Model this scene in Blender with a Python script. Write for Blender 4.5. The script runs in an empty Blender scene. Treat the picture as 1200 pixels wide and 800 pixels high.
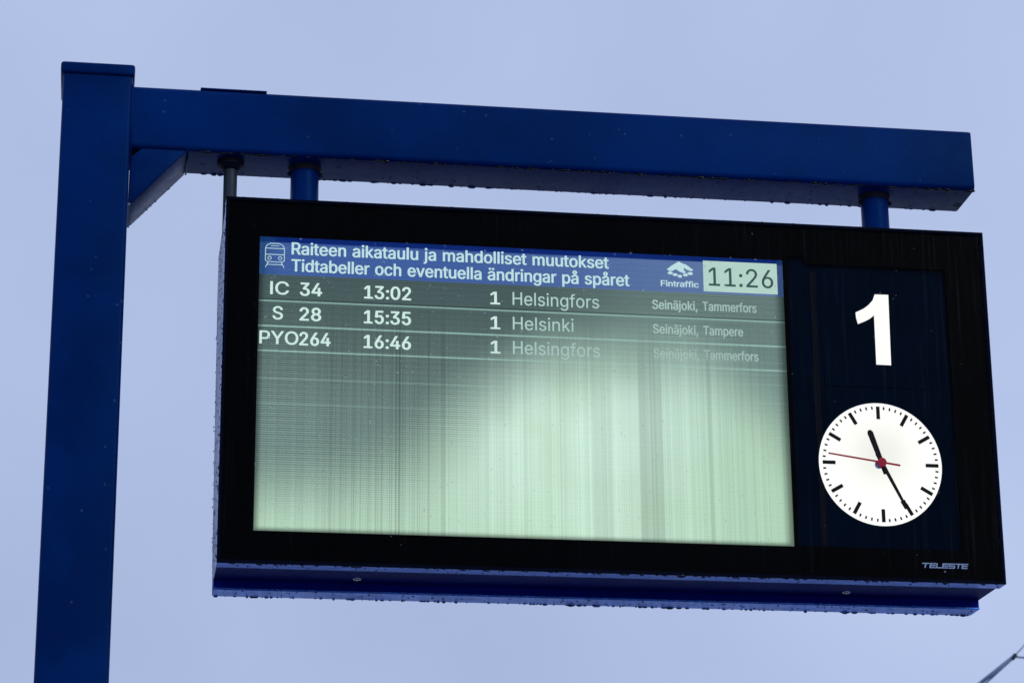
import bpy, bmesh, math, random, json
from mathutils import Vector, Matrix, geometry
R_ = math.radians
random.seed(11)
sc = bpy.context.scene
C = sc.collection

# ------------------------------------------------------------------ camera
cam = bpy.data.cameras.new('camera'); camo = bpy.data.objects.new('camera', cam); C.objects.link(camo)
cam.sensor_width = 36; cam.lens = 92.79; cam.clip_start = .05; cam.clip_end = 5000
rx = Vector((0.9879138, -0.1545254, -0.0121763)); uy = Vector((-0.0403549, -0.3322512, 0.9423272)); fw = Vector((0.1496591, 0.9304467, 0.3344714))
M3 = Matrix((rx, uy, -fw)).transposed()
camo.matrix_world = Matrix.Translation((0.12205, -5.04146, 1.59653)) @ M3.to_4x4()
cam.dof.use_dof = True; cam.dof.focus_distance = 5.85; cam.dof.aperture_fstop = 13
sc.camera = camo
sc.view_settings.view_transform = 'Standard'; sc.view_settings.look = 'None'; sc.view_settings.exposure = 0; sc.view_settings.gamma = 1

# ------------------------------------------------------------------ node helpers
class V:
    """a socket with operators, to write shader maths as formulas"""
    def __init__(s, nt, so): s.nt = nt; s.so = so
    def _m(s, op, *a):
        n = s.nt.nodes.new('ShaderNodeMath'); n.operation = op
        for i, v in enumerate((s,) + a):
            if isinstance(v, V): s.nt.links.new(v.so, n.inputs[i])
            else: n.inputs[i].default_value = v
        return V(s.nt, n.outputs[0])
    def __add__(s, o): return s._m('ADD', o)
    def __sub__(s, o): return s._m('SUBTRACT', o)
    def __mul__(s, o): return s._m('MULTIPLY', o)
    def __truediv__(s, o): return s._m('DIVIDE', o)
    def lt(s, o): return s._m('LESS_THAN', o)
    def gt(s, o): return s._m('GREATER_THAN', o)
    def sin(s): return s._m('SINE')
    def abs(s): return s._m('ABSOLUTE')
    def pow(s, o): return s._m('POWER', o)
    def mx(s, o): return s._m('MAXIMUM', o)
    def mn(s, o): return s._m('MINIMUM', o)
    def inv(s): return (s * -1) + 1
    def ss(s, a, b):
        n = s.nt.nodes.new('ShaderNodeMapRange'); n.interpolation_type = 'SMOOTHSTEP'
        s.nt.links.new(s.so, n.inputs['Value']); n.inputs['From Min'].default_value = a; n.inputs['From Max'].default_value = b
        return V(s.nt, n.outputs[0])
    def band(s, a, b, e=.0004): return s.ss(a - e, a + e) * s.ss(b - e, b + e).inv()
def noise(nt, vec, scale, detail=2, rough=.5):
    n = nt.nodes.new('ShaderNodeTexNoise'); n.inputs['Scale'].default_value = scale; n.inputs['Detail'].default_value = detail
    n.inputs['Roughness'].default_value = rough
    nt.links.new(vec.so if isinstance(vec, V) else vec, n.inputs['Vector']); return V(nt, n.outputs[0])
def xyz(nt, x, y, z):
    n = nt.nodes.new('ShaderNodeCombineXYZ')
    for i, v in enumerate((x, y, z)):
        if isinstance(v, V): nt.links.new(v.so, n.inputs[i])
        else: n.inputs[i].default_value = v
    return V(nt, n.outputs[0])
def curve(nt, v, pts):
    n = nt.nodes.new('ShaderNodeFloatCurve'); c = n.mapping.curves[0]
    while len(c.points) > 2: c.points.remove(c.points[1])
    c.points[0].location = pts[0]; c.points[1].location = pts[-1]
    for p in pts[1:-1]: c.points.new(*p)
    n.mapping.update(); nt.links.new(v.so, n.inputs['Value']); return V(nt, n.outputs[0])
def s2l(c): return tuple(((x / 255) / 12.92 if x / 255 <= .04045 else ((x / 255 + .055) / 1.055) ** 2.4) for x in c) + (1,)
def mixc(nt, f, a, b):
    n = nt.nodes.new('ShaderNodeMix'); n.data_type = 'RGBA'; n.clamp_factor = True
    if isinstance(f, V): nt.links.new(f.so, n.inputs[0])
    else: n.inputs[0].default_value = f
    for i, v in ((6, a), (7, b)):
        if isinstance(v, V): nt.links.new(v.so, n.inputs[i])
        else: n.inputs[i].default_value = v
    return V(nt, n.outputs[2])
def scalec(nt, c, f):
    n = nt.nodes.new('ShaderNodeVectorMath'); n.operation = 'SCALE'
    if isinstance(c, V): nt.links.new(c.so, n.inputs[0])
    else: n.inputs[0].default_value = c[:3]
    if isinstance(f, V): nt.links.new(f.so, n.inputs['Scale'])
    else: n.inputs['Scale'].default_value = f
    return V(nt, n.outputs[0])

# ------------------------------------------------------------------ world and sun: flat overcast winter sky
SUN_EL, SUN_AZ = 24, 150          # azimuth clockwise from +Y
w = bpy.data.worlds.new("World"); sc.world = w; w.use_nodes = True
nt = w.node_tree; nt.nodes.clear()
out = nt.nodes.new('ShaderNodeOutputWorld')
sky = nt.nodes.new('ShaderNodeTexSky'); sky.sky_type = 'NISHITA'; sky.sun_disc = False
sky.sun_elevation = R_(SUN_EL); sky.sun_rotation = R_(SUN_AZ); sky.air_density = 1; sky.dust_density = 3
bs = nt.nodes.new('ShaderNodeBackground'); bs.inputs[1].default_value = .05; nt.links.new(sky.outputs[0], bs.inputs[0])
tc = nt.nodes.new('ShaderNodeTexCoord'); g = V(nt, tc.outputs['Generated'])
n1 = noise(nt, g, 2.3, 4, .45); n2 = noise(nt, g, 9, 3, .5)
f = (n1 - .5) * 1.1 + (n2 - .5) * .2 + .5
cl = mixc(nt, (f - .5) * 1.6 + .5, s2l((162, 178, 217)), s2l((194, 210, 246)))
bo = nt.nodes.new('ShaderNodeBackground'); nt.links.new(cl.so, bo.inputs[0]); bo.inputs[1].default_value = 1
mx = nt.nodes.new('ShaderNodeMixShader'); mx.inputs[0].default_value = .96
nt.links.new(bs.outputs[0], mx.inputs[1]); nt.links.new(bo.outputs[0], mx.inputs[2]); nt.links.new(mx.outputs[0], out.inputs[0])
sl = bpy.data.lights.new('sun', 'SUN'); sl.energy = .5; sl.angle = R_(25); sl.color = (1, .98, .95)
so = bpy.data.objects.new('sun', sl); C.objects.link(so); so.location = (0, 0, 12)
sd = Vector((math.sin(R_(SUN_AZ)) * math.cos(R_(SUN_EL)), math.cos(R_(SUN_AZ)) * math.cos(R_(SUN_EL)), math.sin(R_(SUN_EL))))
so.rotation_euler = sd.to_track_quat('Z', 'Y').to_euler()

# ------------------------------------------------------------------ materials
def mat(name):
    m = bpy.data.materials.new(name); m.use_nodes = True; nt = m.node_tree
    b = nt.nodes['Principled BSDF']; t = nt.nodes.new('ShaderNodeTexCoord')
    return m, nt, b, V(nt, t.outputs['Object'])
def paint(name, ca, cb, rough=.35, spec=.5, metal=0, bump=.05, sc1=3, coat=0, speck=0):
    m, nt, b, o = mat(name)
    a = noise(nt, o, sc1, 4, .55); a2 = noise(nt, o, 60, 3, .6)
    col = mixc(nt, a.ss(.35, .65), ca + (1,), cb + (1,))
    if speck:
        v = nt.nodes.new('ShaderNodeTexVoronoi'); v.inputs['Scale'].default_value = 55; nt.links.new(o.so, v.inputs['Vector'])
        k = noise(nt, o, 21, 1).ss(.60, .66) * V(nt, v.outputs['Distance']).ss(.12, .2).inv()
        col = mixc(nt, k * speck, col, (.22, .27, .36, 1))
    nt.links.new(col.so, b.inputs['Base Color'])
    r = (a2 - .5) * .25 + (noise(nt, o, 7, 3) - .5) * .3 + rough
    nt.links.new(r.so, b.inputs['Roughness'])
    b.inputs['Specular IOR Level'].default_value = spec; b.inputs['Metallic'].default_value = metal; b.inputs['Coat Weight'].default_value = coat
    bp = nt.nodes.new('ShaderNodeBump'); bp.inputs['Strength'].default_value = bump; bp.inputs['Distance'].default_value = .002
    h = noise(nt, o, 380, 2) + noise(nt, o, 24, 2) * 1.5
    nt.links.new(h.so, bp.inputs['Height']); nt.links.new(bp.outputs[0], b.inputs['Normal'])
    return m
BLUE = paint('blue_paint', (.0001, .0215, .138), (.0001, .0125, .088), .36, .11, 0, .12, 3.0, 0, .14)
BODY = paint('blue_housing_paint', (.0001, .009, .21), (.0001, .006, .17), .5, .03, 0, .08, 4)
ALU = paint('blue_anodised_aluminium', (.06, .18, .66), (.035, .12, .48), .28, .5, .85, .35, 30)
SIDE = paint('blue_side_skin', (.035, .085, .27), (.02, .05, .17), .35, .4, .6, .35, 30)
RIM = paint('dark_blue_frame_edge', (.0004, .003, .012), (.0003, .002, .009), .5, .03)
GREY = paint('grey_plastic_conduit', (.022, .036, .050), (.017, .029, .042), .5, .3)
BLUE.node_tree.nodes['Principled BSDF'].inputs['Specular Tint'].default_value = (.10, .50, 1, 1)
DARK = paint('dark_rubber', (.004, .005, .012), (.003, .004, .010), .6, .2)
STEEL = paint('galvanised_steel', (.22, .28, .42), (.17, .22, .34), .5, .4, .2)
SCREW = paint('screw_steel', (.6, .62, .65), (.5, .5, .55), .2, .5, 1, .02)
MASK = paint('black_print', (.0004, .0004, .0012), (.0003, .0003, .001), .5, .02, 0, 0)
PANEL = paint('dark_teal_panel', (.0002, .0055, .016), (.0001, .0040, .012), .6, .01, 0, 0, 6)
PANELB = paint('darker_panel_strip', (.0006, .0022, .007), (.0006, .0022, .007), .5, .05, 0, 0, 6)
BLACK = paint('black_enamel', (.002, .002, .004), (.002, .002, .004), .4, .1, 0, 0)
REDM = paint('red_enamel', (.55, .004, .035), (.5, .004, .03), .4, .2, 0, 0)
LOGO = paint('light_grey_print', (.42, .5, .72), (.36, .44, .66), .6, .1, 0, 0, 200)
# wet platform with snow slush
m, nt, b, o = mat('wet_slushy_ground'); GROUND = m
a = noise(nt, o, .35, 6, .6).ss(.42, .58)
nt.links.new(mixc(nt, a, (.30, .32, .35, 1), (.58, .70, .80, 1)).so, b.inputs['Base Color']); b.inputs['Roughness'].default_value = .55
bp = nt.nodes.new('ShaderNodeBump'); bp.inputs['Distance'].default_value = .02; nt.links.new(noise(nt, o, 6, 5).so, bp.inputs['Height']); nt.links.new(bp.outputs[0], b.inputs['Normal'])
# rain water
BEAD = bpy.data.materials.new('rain_water_on_blue_paint'); BEAD.use_nodes = True; b = BEAD.node_tree.nodes['Principled BSDF']
b.inputs['Transmission Weight'].default_value = 1; b.inputs['IOR'].default_value = 1.33; b.inputs['Roughness'].default_value = .1; b.inputs['Base Color'].default_value = (.02, .045, .14, 1)
WATER = bpy.data.materials.new('rain_water'); WATER.use_nodes = True; b = WATER.node_tree.nodes['Principled BSDF']
b.inputs['Transmission Weight'].default_value = 1; b.inputs['IOR'].default_value = 1.33; b.inputs['Roughness'].default_value = .02; b.inputs['Base Color'].default_value = (.95, .97, 1, 1)
# thin anti-reflective glass
ASPHALT, nt, b, o = mat('wet_asphalt')
nt.links.new(mixc(nt, noise(nt, o, .8, 5, .6), (.03, .032, .036, 1), (.06, .064, .07, 1)).so, b.inputs['Base Color']); b.inputs['Roughness'].default_value = .5
bp = nt.nodes.new('ShaderNodeBump'); bp.inputs['Distance'].default_value = .004; nt.links.new(noise(nt, o, 90, 3).so, bp.inputs['Height']); nt.links.new(bp.outputs[0], b.inputs['Normal'])
GLASS = bpy.data.materials.new('clear_glass'); GLASS.use_nodes = True; nt = GLASS.node_tree; nt.nodes.clear()
o_ = nt.nodes.new('ShaderNodeOutputMaterial'); tr = nt.nodes.new('ShaderNodeBsdfTransparent'); gl = nt.nodes.new('ShaderNodeBsdfGlossy'); ms = nt.nodes.new('ShaderNodeMixShader')
tr.inputs[0].default_value = (.97, .98, .98, 1); gl.inputs['Roughness'].default_value = .25
t = nt.nodes.new('ShaderNodeTexCoord'); o = V(nt, t.outputs['Object'])
sx = nt.nodes.new('ShaderNodeSeparateXYZ'); nt.links.new(o.so, sx.inputs[0]); X = V(nt, sx.outputs[0]); Z = V(nt, sx.outputs[2])
st = noise(nt, xyz(nt, X * 130, 0, Z * 3.), 1, 3, .6).ss(.5, .9)      # water film streaks running down
nt.links.new((st * .0032 + .0003).so, ms.inputs[0])
nt.links.new(tr.outputs[0], ms.inputs[1]); nt.links.new(gl.outputs[0], ms.inputs[2]); nt.links.new(ms.outputs[0], o_.inputs[0])

# the failing LCD: one description of its picture, shared by the panel and by the lettering on it
H = .7531
SU0, SV0, SW, SH = .0694, .0797, 1.0781, .6072
def screen_nodes(nt):
    t = nt.nodes.new('ShaderNodeTexCoord'); sx = nt.nodes.new('ShaderNodeSeparateXYZ'); nt.links.new(t.outputs['Object'], sx.inputs[0])
    u = V(nt, sx.outputs[0]); v = V(nt, sx.outputs[2]) * -1 + H
    s = (u - SU0) / SW; q = (v - SV0) / SH
    wob = noise(nt, xyz(nt, u * 3.2, v * 3.2, 0), 1, 3, .5) - .5
    T = curve(nt, s, [(0, .87), (.08, .86), (.2, .82), (.28, .76), (.34, .67), (.40, .57), (.46, .47), (.52, .40), (.6, .36), (.7, .35), (.8, .35), (.86, .40), (.92, .50), (.97, .60), (1, .68)])
    soft = curve(nt, s, [(0, .30), (.25, .42), (.36, .52), (.5, .44), (.7, .38), (.85, .40), (1, .50)])
    G = ((q - T + wob * .10) / soft + .5).ss(0, 1)
    col1 = noise(nt, xyz(nt, u * 26, 0, 3.1), 1, 2, .7); col2 = noise(nt, xyz(nt, u * 150, 0, 7.7), 1, 2, .6); col3 = noise(nt, xyz(nt, u * 420, 0, 1.7), 1, 1, .5)
    return u, v, s, q, G, col1, col2, col3
def screen_colour(nt):
    u, v, s, q, G, c1, c2, c3 = screen_nodes(nt)
    dark = mixc(nt, q.ss(.1, .75), s2l((73, 91, 93)), s2l((118, 142, 137)))
    dark = mixc(nt, s.ss(.45, .8) * .28, dark, s2l((150, 180, 172)))
    glow = mixc(nt, s.ss(.25, .5) * s.ss(.66, .95).inv(), s2l((186, 217, 199)), s2l((208, 236, 221)))
    glow = mixc(nt, s.ss(.76, 1.0) * .85, glow, s2l((174, 208, 186)))
    glow = mixc(nt, noise(nt, xyz(nt, u * 5, v * 5, 4), 1, 2).ss(.4, .75) * .6, glow, s2l((186, 216, 186)))
    glow = mixc(nt, q.ss(.55, 1.0) * .4, glow, s2l((184, 218, 188)))
    glow = mixc(nt, q.ss(.26, .62).inv() * .75, glow, s2l((158, 187, 177)))
    base = mixc(nt, G, dark, glow)
    # vertical column faults
    lowp = q.ss(.14, .4)
    k = ((c1 - .5) * .22 + (c2 - .5) * .34 + (c3 - .5) * .36) * lowp + 1
    lines = c2.ss(.64, .67) * .15 + c3.ss(.66, .69) * .16 + s.ss(.10, .16) * s.ss(.28, .36).inv() * (c3.ss(.52, .58) * .24)
    k = k * (lines * lowp).inv()
    k = k * (s.band(.712, .757, .003) * q.ss(.2, .5) * .24).inv()
    k = k * (s.band(.628, .660, .004) * q.ss(.3, .7) * .10 ).inv()
    k = k * (s.band(.845, .852, .001) * q.ss(.2, .5) * .14).inv()
    k = k * (s.band(.262, .266, .001) * lowp * .18).inv() * (s.band(.315, .319, .001) * lowp * .16).inv()
    k = k * (s.band(.34, .349, .0015) * lowp * .16).inv()
    k = k * (s.band(.435, .62, .01) * q.ss(.45, .7) * .03 + 1)
    # pixel rows
    amp = (G * .86).inv() * v.ss(.150, .162).mx(.45) * (noise(nt, xyz(nt, u * 5, v * 7, 9), 1, 2).ss(.25, .65) * .85 + .15)
    row = (v * (6.2832 / .0046)).sin() * .46 * amp + (v * (6.2832 / .0121) + 1).sin() * .06 * amp
    grain = noise(nt, xyz(nt, u * 420, v * 480, 0), 1, 1, .5)
    rnd = (grain - .5) * .45 * ((G * .75).inv()) + (grain.ss(.66, .74) * .42 - grain.ss(.26, .34).inv() * .36) * ((G * .55).inv()) * s.ss(.15, .75).inv().mx(.35)
    k = k * (row + rnd + 1)
    # separator rows and their ghosts
    def ln(v0, a, th=.0017): return v.band(v0 - th, v0 + th, .0008) * a
    sep = (ln(.2140, 1) + ln(.2664, 1.2) + ln(.3186, 1)) * (G * .8).inv() + ln(.3755, .35) * s.ss(.2, .8).inv() + ln(.4275, .34) * s.ss(.1, .7).inv() + ln(.437, .12, .001) * s.ss(.4, .7) + ln(.413, .14, .001) * s.ss(.45, .8) + ln(.329, .2, .001) * s.ss(.6, .9) + ln(.349, .22) * s.ss(.3, .8) + ln(.389, .2, .001) * s.ss(.4, .7) + ln(.302, .18, .001) * s.ss(.3, .8) + ln(.463, .15, .001) * s.ss(.5, .8)
    under = v.band(.2085, .2118, .0008) * .40
    k = k * under.inv()
    base = mixc(nt, sep * .62, base, s2l((165, 205, 196)))
    # header
    hd = mixc(nt, s.ss(.3, 1), s2l((66, 96, 160)), s2l((98, 122, 166)))
    hd = mixc(nt, v.band(.0, .0895, .0012), hd, s2l((14, 40, 112)))
    hd = mixc(nt, s.ss(.0, .045).inv() * .55, hd, s2l((25, 75, 120)))
    hd = mixc(nt, s.ss(.985, .993) * .7, hd, s2l((28, 62, 120)))
    hf = v.ss(.1575, .1590).inv()
    base = mixc(nt, hf, base, hd)
    # edges of the backlight fall off
    e = s.ss(-.004, .016) * s.ss(.978, 1.002).inv() * q.ss(.978, 1.0).inv()
    k = k * (e * .75 + .25).mx(hf * .8)
    return scalec(nt, base, k), G, s, q, v
def emitter(name, fn):
    m = bpy.data.materials.new(name); m.use_nodes = True; nt = m.node_tree; nt.nodes.clear()
    o = nt.nodes.new('ShaderNodeOutputMaterial'); e = nt.nodes.new('ShaderNodeEmission'); nt.links.new(e.outputs[0], o.inputs[0])
    c = fn(nt)
    if isinstance(c, V): nt.links.new(c.so, e.inputs[0])
    else: e.inputs[0].default_value = c
    return m
LCD = emitter('lcd_picture', lambda nt: screen_colour(nt)[0])
def txt(colour, strength, washed=1.0):
    def fn(nt):
        c, G, s, q, v = screen_colour(nt)
        rows = (v * (6.2832 / .0046)).sin() * .12 + 1 + (noise(nt, xyz(nt, s * 420, q * 300, 0), 1, 1, .5) - .5) * .5
        f = (s.ss(.45, .95) * (1 - strength) + (G * .68 * washed)).inv() if washed else s * 0 + strength
        f = f * q.ss(.46, .60).inv()
        return mixc(nt, f.mx(.16), c, scalec(nt, s2l(colour), rows))
    return fn
T_HEAD = emitter('lcd_heading_lettering', txt((196, 228, 232), .95))
T_BOLD = emitter('lcd_bold_lettering', txt((212, 240, 232), .95))
T_THIN = emitter('lcd_thin_lettering', txt((182, 214, 208), .72))
T_SMALL = emitter('lcd_small_lettering', txt((192, 222, 216), .60, 1.0))
T_TIME = emitter('lcd_clock_digits', lambda nt: s2l((62, 88, 88)))
def _tb(nt):
    c, G, s, q, v = screen_colour(nt)
    u_ = noise(nt, xyz(nt, s * 30, q * 30, 0), 1, 2) - .5
    return scalec(nt, s2l((184, 214, 204)), (v * (6.2832 / .0046)).sin() * .035 + u_ * .12 + 1)
T_BOX = emitter('lcd_clock_box', _tb)
def _ck(nt):
    t = nt.nodes.new('ShaderNodeTexCoord'); sx = nt.nodes.new('ShaderNodeSeparateXYZ'); nt.links.new(t.outputs['Object'], sx.inputs[0])
    x = V(nt, sx.outputs[0]) - 1.336; z = V(nt, sx.outputs[2]) - (H - .5085)
    r = (x * x + (z - .02) * (z - .02)).pow(.5)
    return mixc(nt, r.ss(.0, .11), s2l((246, 245, 238)), (1.12, 1.11, 1.06, 1))
CLOCK = emitter('backlit_clock_opal', _ck)
ONE = emitter('backlit_number_opal', lambda nt: (1.08, 1.05, 1.02, 1))

# ------------------------------------------------------------------ object helpers
def link(name, me, m, parent=None):
    o = bpy.data.objects.new(name, me); C.objects.link(o)
    if m and not me.materials: me.materials.append(m)
    if parent: o.parent = parent
    return o
def from_bm(name, bm, m, parent=None, smooth=False):
    me = bpy.data.meshes.new(name); bm.normal_update(); bm.to_mesh(me); bm.free()
    if smooth:
        for p in me.polygons: p.use_smooth = True
    return link(name, me, m, parent)
def tag(o, label=None, cat=None, group=None, kind=None):
    if label: o['label'] = label
    if cat: o['category'] = cat
    if group: o['group'] = group
    if kind: o['kind'] = kind
    return o
def empty(name, loc, rx=0):
    o = bpy.data.objects.new(name, None); C.objects.link(o); o.location = loc; o.rotation_euler = (rx, 0, 0); o.empty_display_size = .1; return o
def bbox(bm, a, b):
    vs = [bm.verts.new((x, y, z)) for x in (a[0], b[0]) for y in (a[1], b[1]) for z in (a[2], b[2])]
    for f in ((0, 1, 3, 2), (4, 6, 7, 5), (0, 4, 5, 1), (2, 3, 7, 6), (0, 2, 6, 4), (1, 5, 7, 3)): bm.faces.new([vs[i] for i in f])
    return vs
def bevel(bm, r, seg=3, axis=None):
    es = [e for e in bm.edges if axis is None or abs((e.verts[0].co - e.verts[1].co).normalized()[axis]) > .9]
    bmesh.ops.bevel(bm, geom=es, offset=r, segments=seg, affect='EDGES', profile=.5)
def box(name, a, b, m, parent=None, r=0, seg=2, axis=None):
    bm = bmesh.new(); bbox(bm, a, b)
    if r: bevel(bm, r, seg, axis)
    bmesh.ops.recalc_face_normals(bm, faces=bm.faces)
    return from_bm(name, bm, m, parent)
def prism(bm, pts, y0, y1, plane='xz'):
    """closed outline in x-z (extruded along y) or y-z (extruded along x)"""
    f = (lambda p, d: (p[0], d, p[1])) if plane == 'xz' else (lambda p, d: (d, p[0], p[1]))
    a = [bm.verts.new(f(p, y0)) for p in pts]; b = [bm.verts.new(f(p, y1)) for p in pts]; n = len(pts)
    bm.faces.new(a); bm.faces.new(b[::-1])
    for i in range(n): bm.faces.new((a[i], b[i], b[(i + 1) % n], a[(i + 1) % n]))
    bmesh.ops.recalc_face_normals(bm, faces=bm.faces)
def cyl(bm, p, q, r0, r1=None, n=24, caps=True):
    p = Vector(p); q = Vector(q); d = (q - p); L = d.length
    mt = Matrix.Translation((p + q) / 2) @ d.to_track_quat('Z', 'Y').to_matrix().to_4x4()
    return bmesh.ops.create_cone(bm, cap_ends=caps, segments=n, radius1=r0, radius2=r1 if r1 is not None else r0, depth=L, matrix=mt)
def smooth_by_angle(o, a=40):
    for p in o.data.polygons: p.use_smooth = True
    bm = bmesh.new(); bm.from_mesh(o.data)
    for e in bm.edges:
        e.smooth = len(e.link_faces) == 2 and e.calc_face_angle(0) < R_(a)
    bm.to_mesh(o.data); bm.free()
    return o
def drops(name, spots, label, cat='raindrops', mat_=None):
    """spots: (centre, radius, (sx, sy, sz), outward) -> water beads joined as one uncountable thing"""
    base = bmesh.new(); bmesh.ops.create_icosphere(base, subdivisions=2, radius=1); bv = [v.co.copy() for v in base.verts]; bf = [[v.index for v in f.verts] for f in base.faces]; base.free()
    vs = []; fs = []
    for c, r, s in spots:
        k = len(vs); j = Vector((random.uniform(-1, 1), random.uniform(-1, 1), random.uniform(-1, 1)))
        for v in bv:
            d = 1 + .14 * math.sin(3 * v.dot(j) + j.x * 5)
            vs.append((c[0] + v.x * r * s[0] * d, c[1] + v.y * r * s[1] * d, c[2] + v.z * r * s[2] * d))
        fs += [[i + k for i in f] for f in bf]
    me = bpy.data.meshes.new(name); me.from_pydata(vs, [], fs)
    for p in me.polygons: p.use_smooth = True
    return tag(link(name, me, mat_ or WATER), label, cat, kind='stuff')

# ------------------------------------------------------------------ ground
bm = bmesh.new(); bmesh.ops.create_grid(bm, x_segments=4, y_segments=4, size=1500)
for v in bm.verts: v.co.z = -.55
tag(from_bm('ground', bm, GROUND), kind='structure')
tag(box('platform', (-120, -6.5, -.9), (140, 2.6, 0), ASPHALT), kind='structure')

# ------------------------------------------------------------------ blue gantry: post, arm, brace
ZB = 3.8; BH = .1393; BD = .1335; X0 = 0.0; PX = .1423; BXR = 1.950
gan = tag(empty('steel_gantry', (PX / 2, .065, 0)), 'tall blue square steel post with long blue arm reaching over the display', 'gantry post')
def gpart(o): o.location = -Vector(gan.location); o.parent = gan; return o
def gb(name, a, b, m, **k): return gpart(box(name, a, b, m, **k))
smooth_by_angle(gb('post', (X0, -.006, .012), (PX, .1365, ZB + .165), BLUE, r=.008, seg=4, axis=2))
# pressed cap over the top of the post
bm = bmesh.new(); bbox(bm, (X0 - .0055, -.0125, ZB + .1555), (PX + .0045, .143, ZB + .181)); bevel(bm, .006, 4)
smooth_by_angle(gpart(from_bm('post_cap', bm, BLUE)))
smooth_by_angle(gb('arm', (PX, 0, ZB), (BXR - .004, BD, ZB + BH), BLUE, r=.0110, seg=5, axis=0))
gb('arm_end_cap', (BXR - .004, .0005, ZB + .0005), (BXR, BD - .0005, ZB + BH - .0005), BLUE, r=.0105, seg=5, axis=0)
bz = [(PX, ZB - .152), (PX + .0065, ZB - .152), (PX + .0065, ZB - .1225), (PX + .1165, ZB - .0012), (PX + .024, ZB - .0012), (PX, ZB - .024)]
bz = [(PX, ZB - .124), (PX + .0065, ZB - .124), (PX + .1165, ZB - .0012), (PX + .024, ZB - .0012), (PX + .001, ZB - .022)]
bm = bmesh.new(); prism(bm, bz, .002, BD - .002); bevel(bm, .003, 2); br = gpart(from_bm('brace', bm, BLUE)); smooth_by_angle(br)
gb('brace_tab', (PX, .004, ZB - .1275), (PX + .005, BD - .004, ZB - .122), STEEL)
# thin weld line where brace meets arm
bm = bmesh.new(); cyl(bm, (PX + .1185, .004, ZB - .0008), (PX + .1185, BD - .004, ZB - .0008), .0022, n=8); gpart(from_bm('weld_seam', bm, BLUE, smooth=True))
bm = bmesh.new(); cyl(bm, (PX + .001, -.001, ZB - .026), (PX + .001, -.001, ZB + BH), .0022, n=8); gpart(from_bm('weld_seam', bm, BLUE, smooth=True))
gb('top_plate', (.283, .001, ZB + BH + .0003), (.421, .11, ZB + BH + .0036), BLUE, r=.001)
gb('base_plate', (-.08, -.09, .001), (PX + .08, .22, .016), BLUE, r=.003)
for x in (-.05, PX + .05):
    for y in (-.06, .19):
        bm = bmesh.new(); cyl(bm, (x, y, .0155), (x, y, .055), .009, n=12); cyl(bm, (x, y, .0165), (x, y, .032), .017, n=6); gpart(from_bm('anchor_bolt', bm, STEEL))
HY = .067
for hx in (.5073, 1.7438):
    bm = bmesh.new(); cyl(bm, (hx, HY, ZB - .24), (hx, HY, ZB - .001), .0297, n=40, caps=False); hp = gpart(from_bm('hanger_tube', bm, BLUE)); smooth_by_angle(hp)
    bm = bmesh.new(); cyl(bm, (hx, HY, ZB - .013), (hx, HY, ZB - .0005), .0315, .0345, n=40, caps=True); wr = from_bm('weld_ring', bm, DARK); wr.parent = hp; smooth_by_angle(wr)
    for sx_ in (-1, 1):
        bm = bmesh.new(); cyl(bm, (hx + sx_ * .0285, HY - .004, ZB - .016), (hx + sx_ * .0365, HY - .004, ZB - .016), .0055, .004, n=8); bo_ = from_bm('set_screw', bm, DARK); bo_.parent = hp
gb('drain_hole', (BXR - .018, .082, ZB - .0006), (BXR - .002, .098, ZB + .001), DARK)

# grey conduit from arm into display
cx_, cy_ = .3515, .052
con = tag(empty('cable_conduit', (cx_, cy_, ZB - .17)), 'thin grey cable pipe with round collar between the arm and the display corner', 'cable pipe')
def cpart(o): o.location = -Vector(con.location); o.parent = con; return o
bm = bmesh.new(); cyl(bm, (cx_, cy_, ZB - .17), (cx_, cy_, ZB - .002), .0142, n=28); smooth_by_angle(cpart(from_bm('pipe', bm, GREY)))
bm = bmesh.new(); cyl(bm, (cx_, cy_, ZB - .020), (cx_, cy_, ZB - .011), .017, .027, n=32); cyl(bm, (cx_, cy_, ZB - .011), (cx_, cy_, ZB - .0008), .028, n=32); smooth_by_angle(cpart(from_bm('collar', bm, DARK)))

# ------------------------------------------------------------------ the display
TILT = .024156; W = 1.5811
DX = .30682 + .03069; DYF = -.11029; DZT = ZB - .1461
root = tag(empty('departure_display', (DX, DYF + H * math.sin(TILT), DZT - H * math.cos(TILT)), TILT),
           'large black framed platform departure display with glowing faulty screen hanging under the arm', 'information display')
P = lambda u, v, w: (u, w, H - v)
def part(name, bm, m, parent=None, smooth=False): return from_bm(name, bm, m, parent or root, smooth)
def pbox(name, u0, v0, w0, u1, v1, w1, m, parent=None, r=0, seg=2):
    return box(name, (u0, w0, H - v1), (u1, w1, H - v0), m, parent or root, r, seg)
# wedge body: profile in (depth, height)
prof = [(.040, .752), (.150, .006), (.150, .0), (.040, .0)]
bp_ = [(.041, H - .004), (.345, H - .004), (.345, H - .10), (.235, H - .70), (.2085, .0), (.2085, -.0175), (.1505, -.0175), (.1505, .0), (.041, .0)]
bm = bmesh.new(); prism(bm, bp_, .0015, 1.5735, 'yz'); body = part('housing', bm, BODY)
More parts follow.
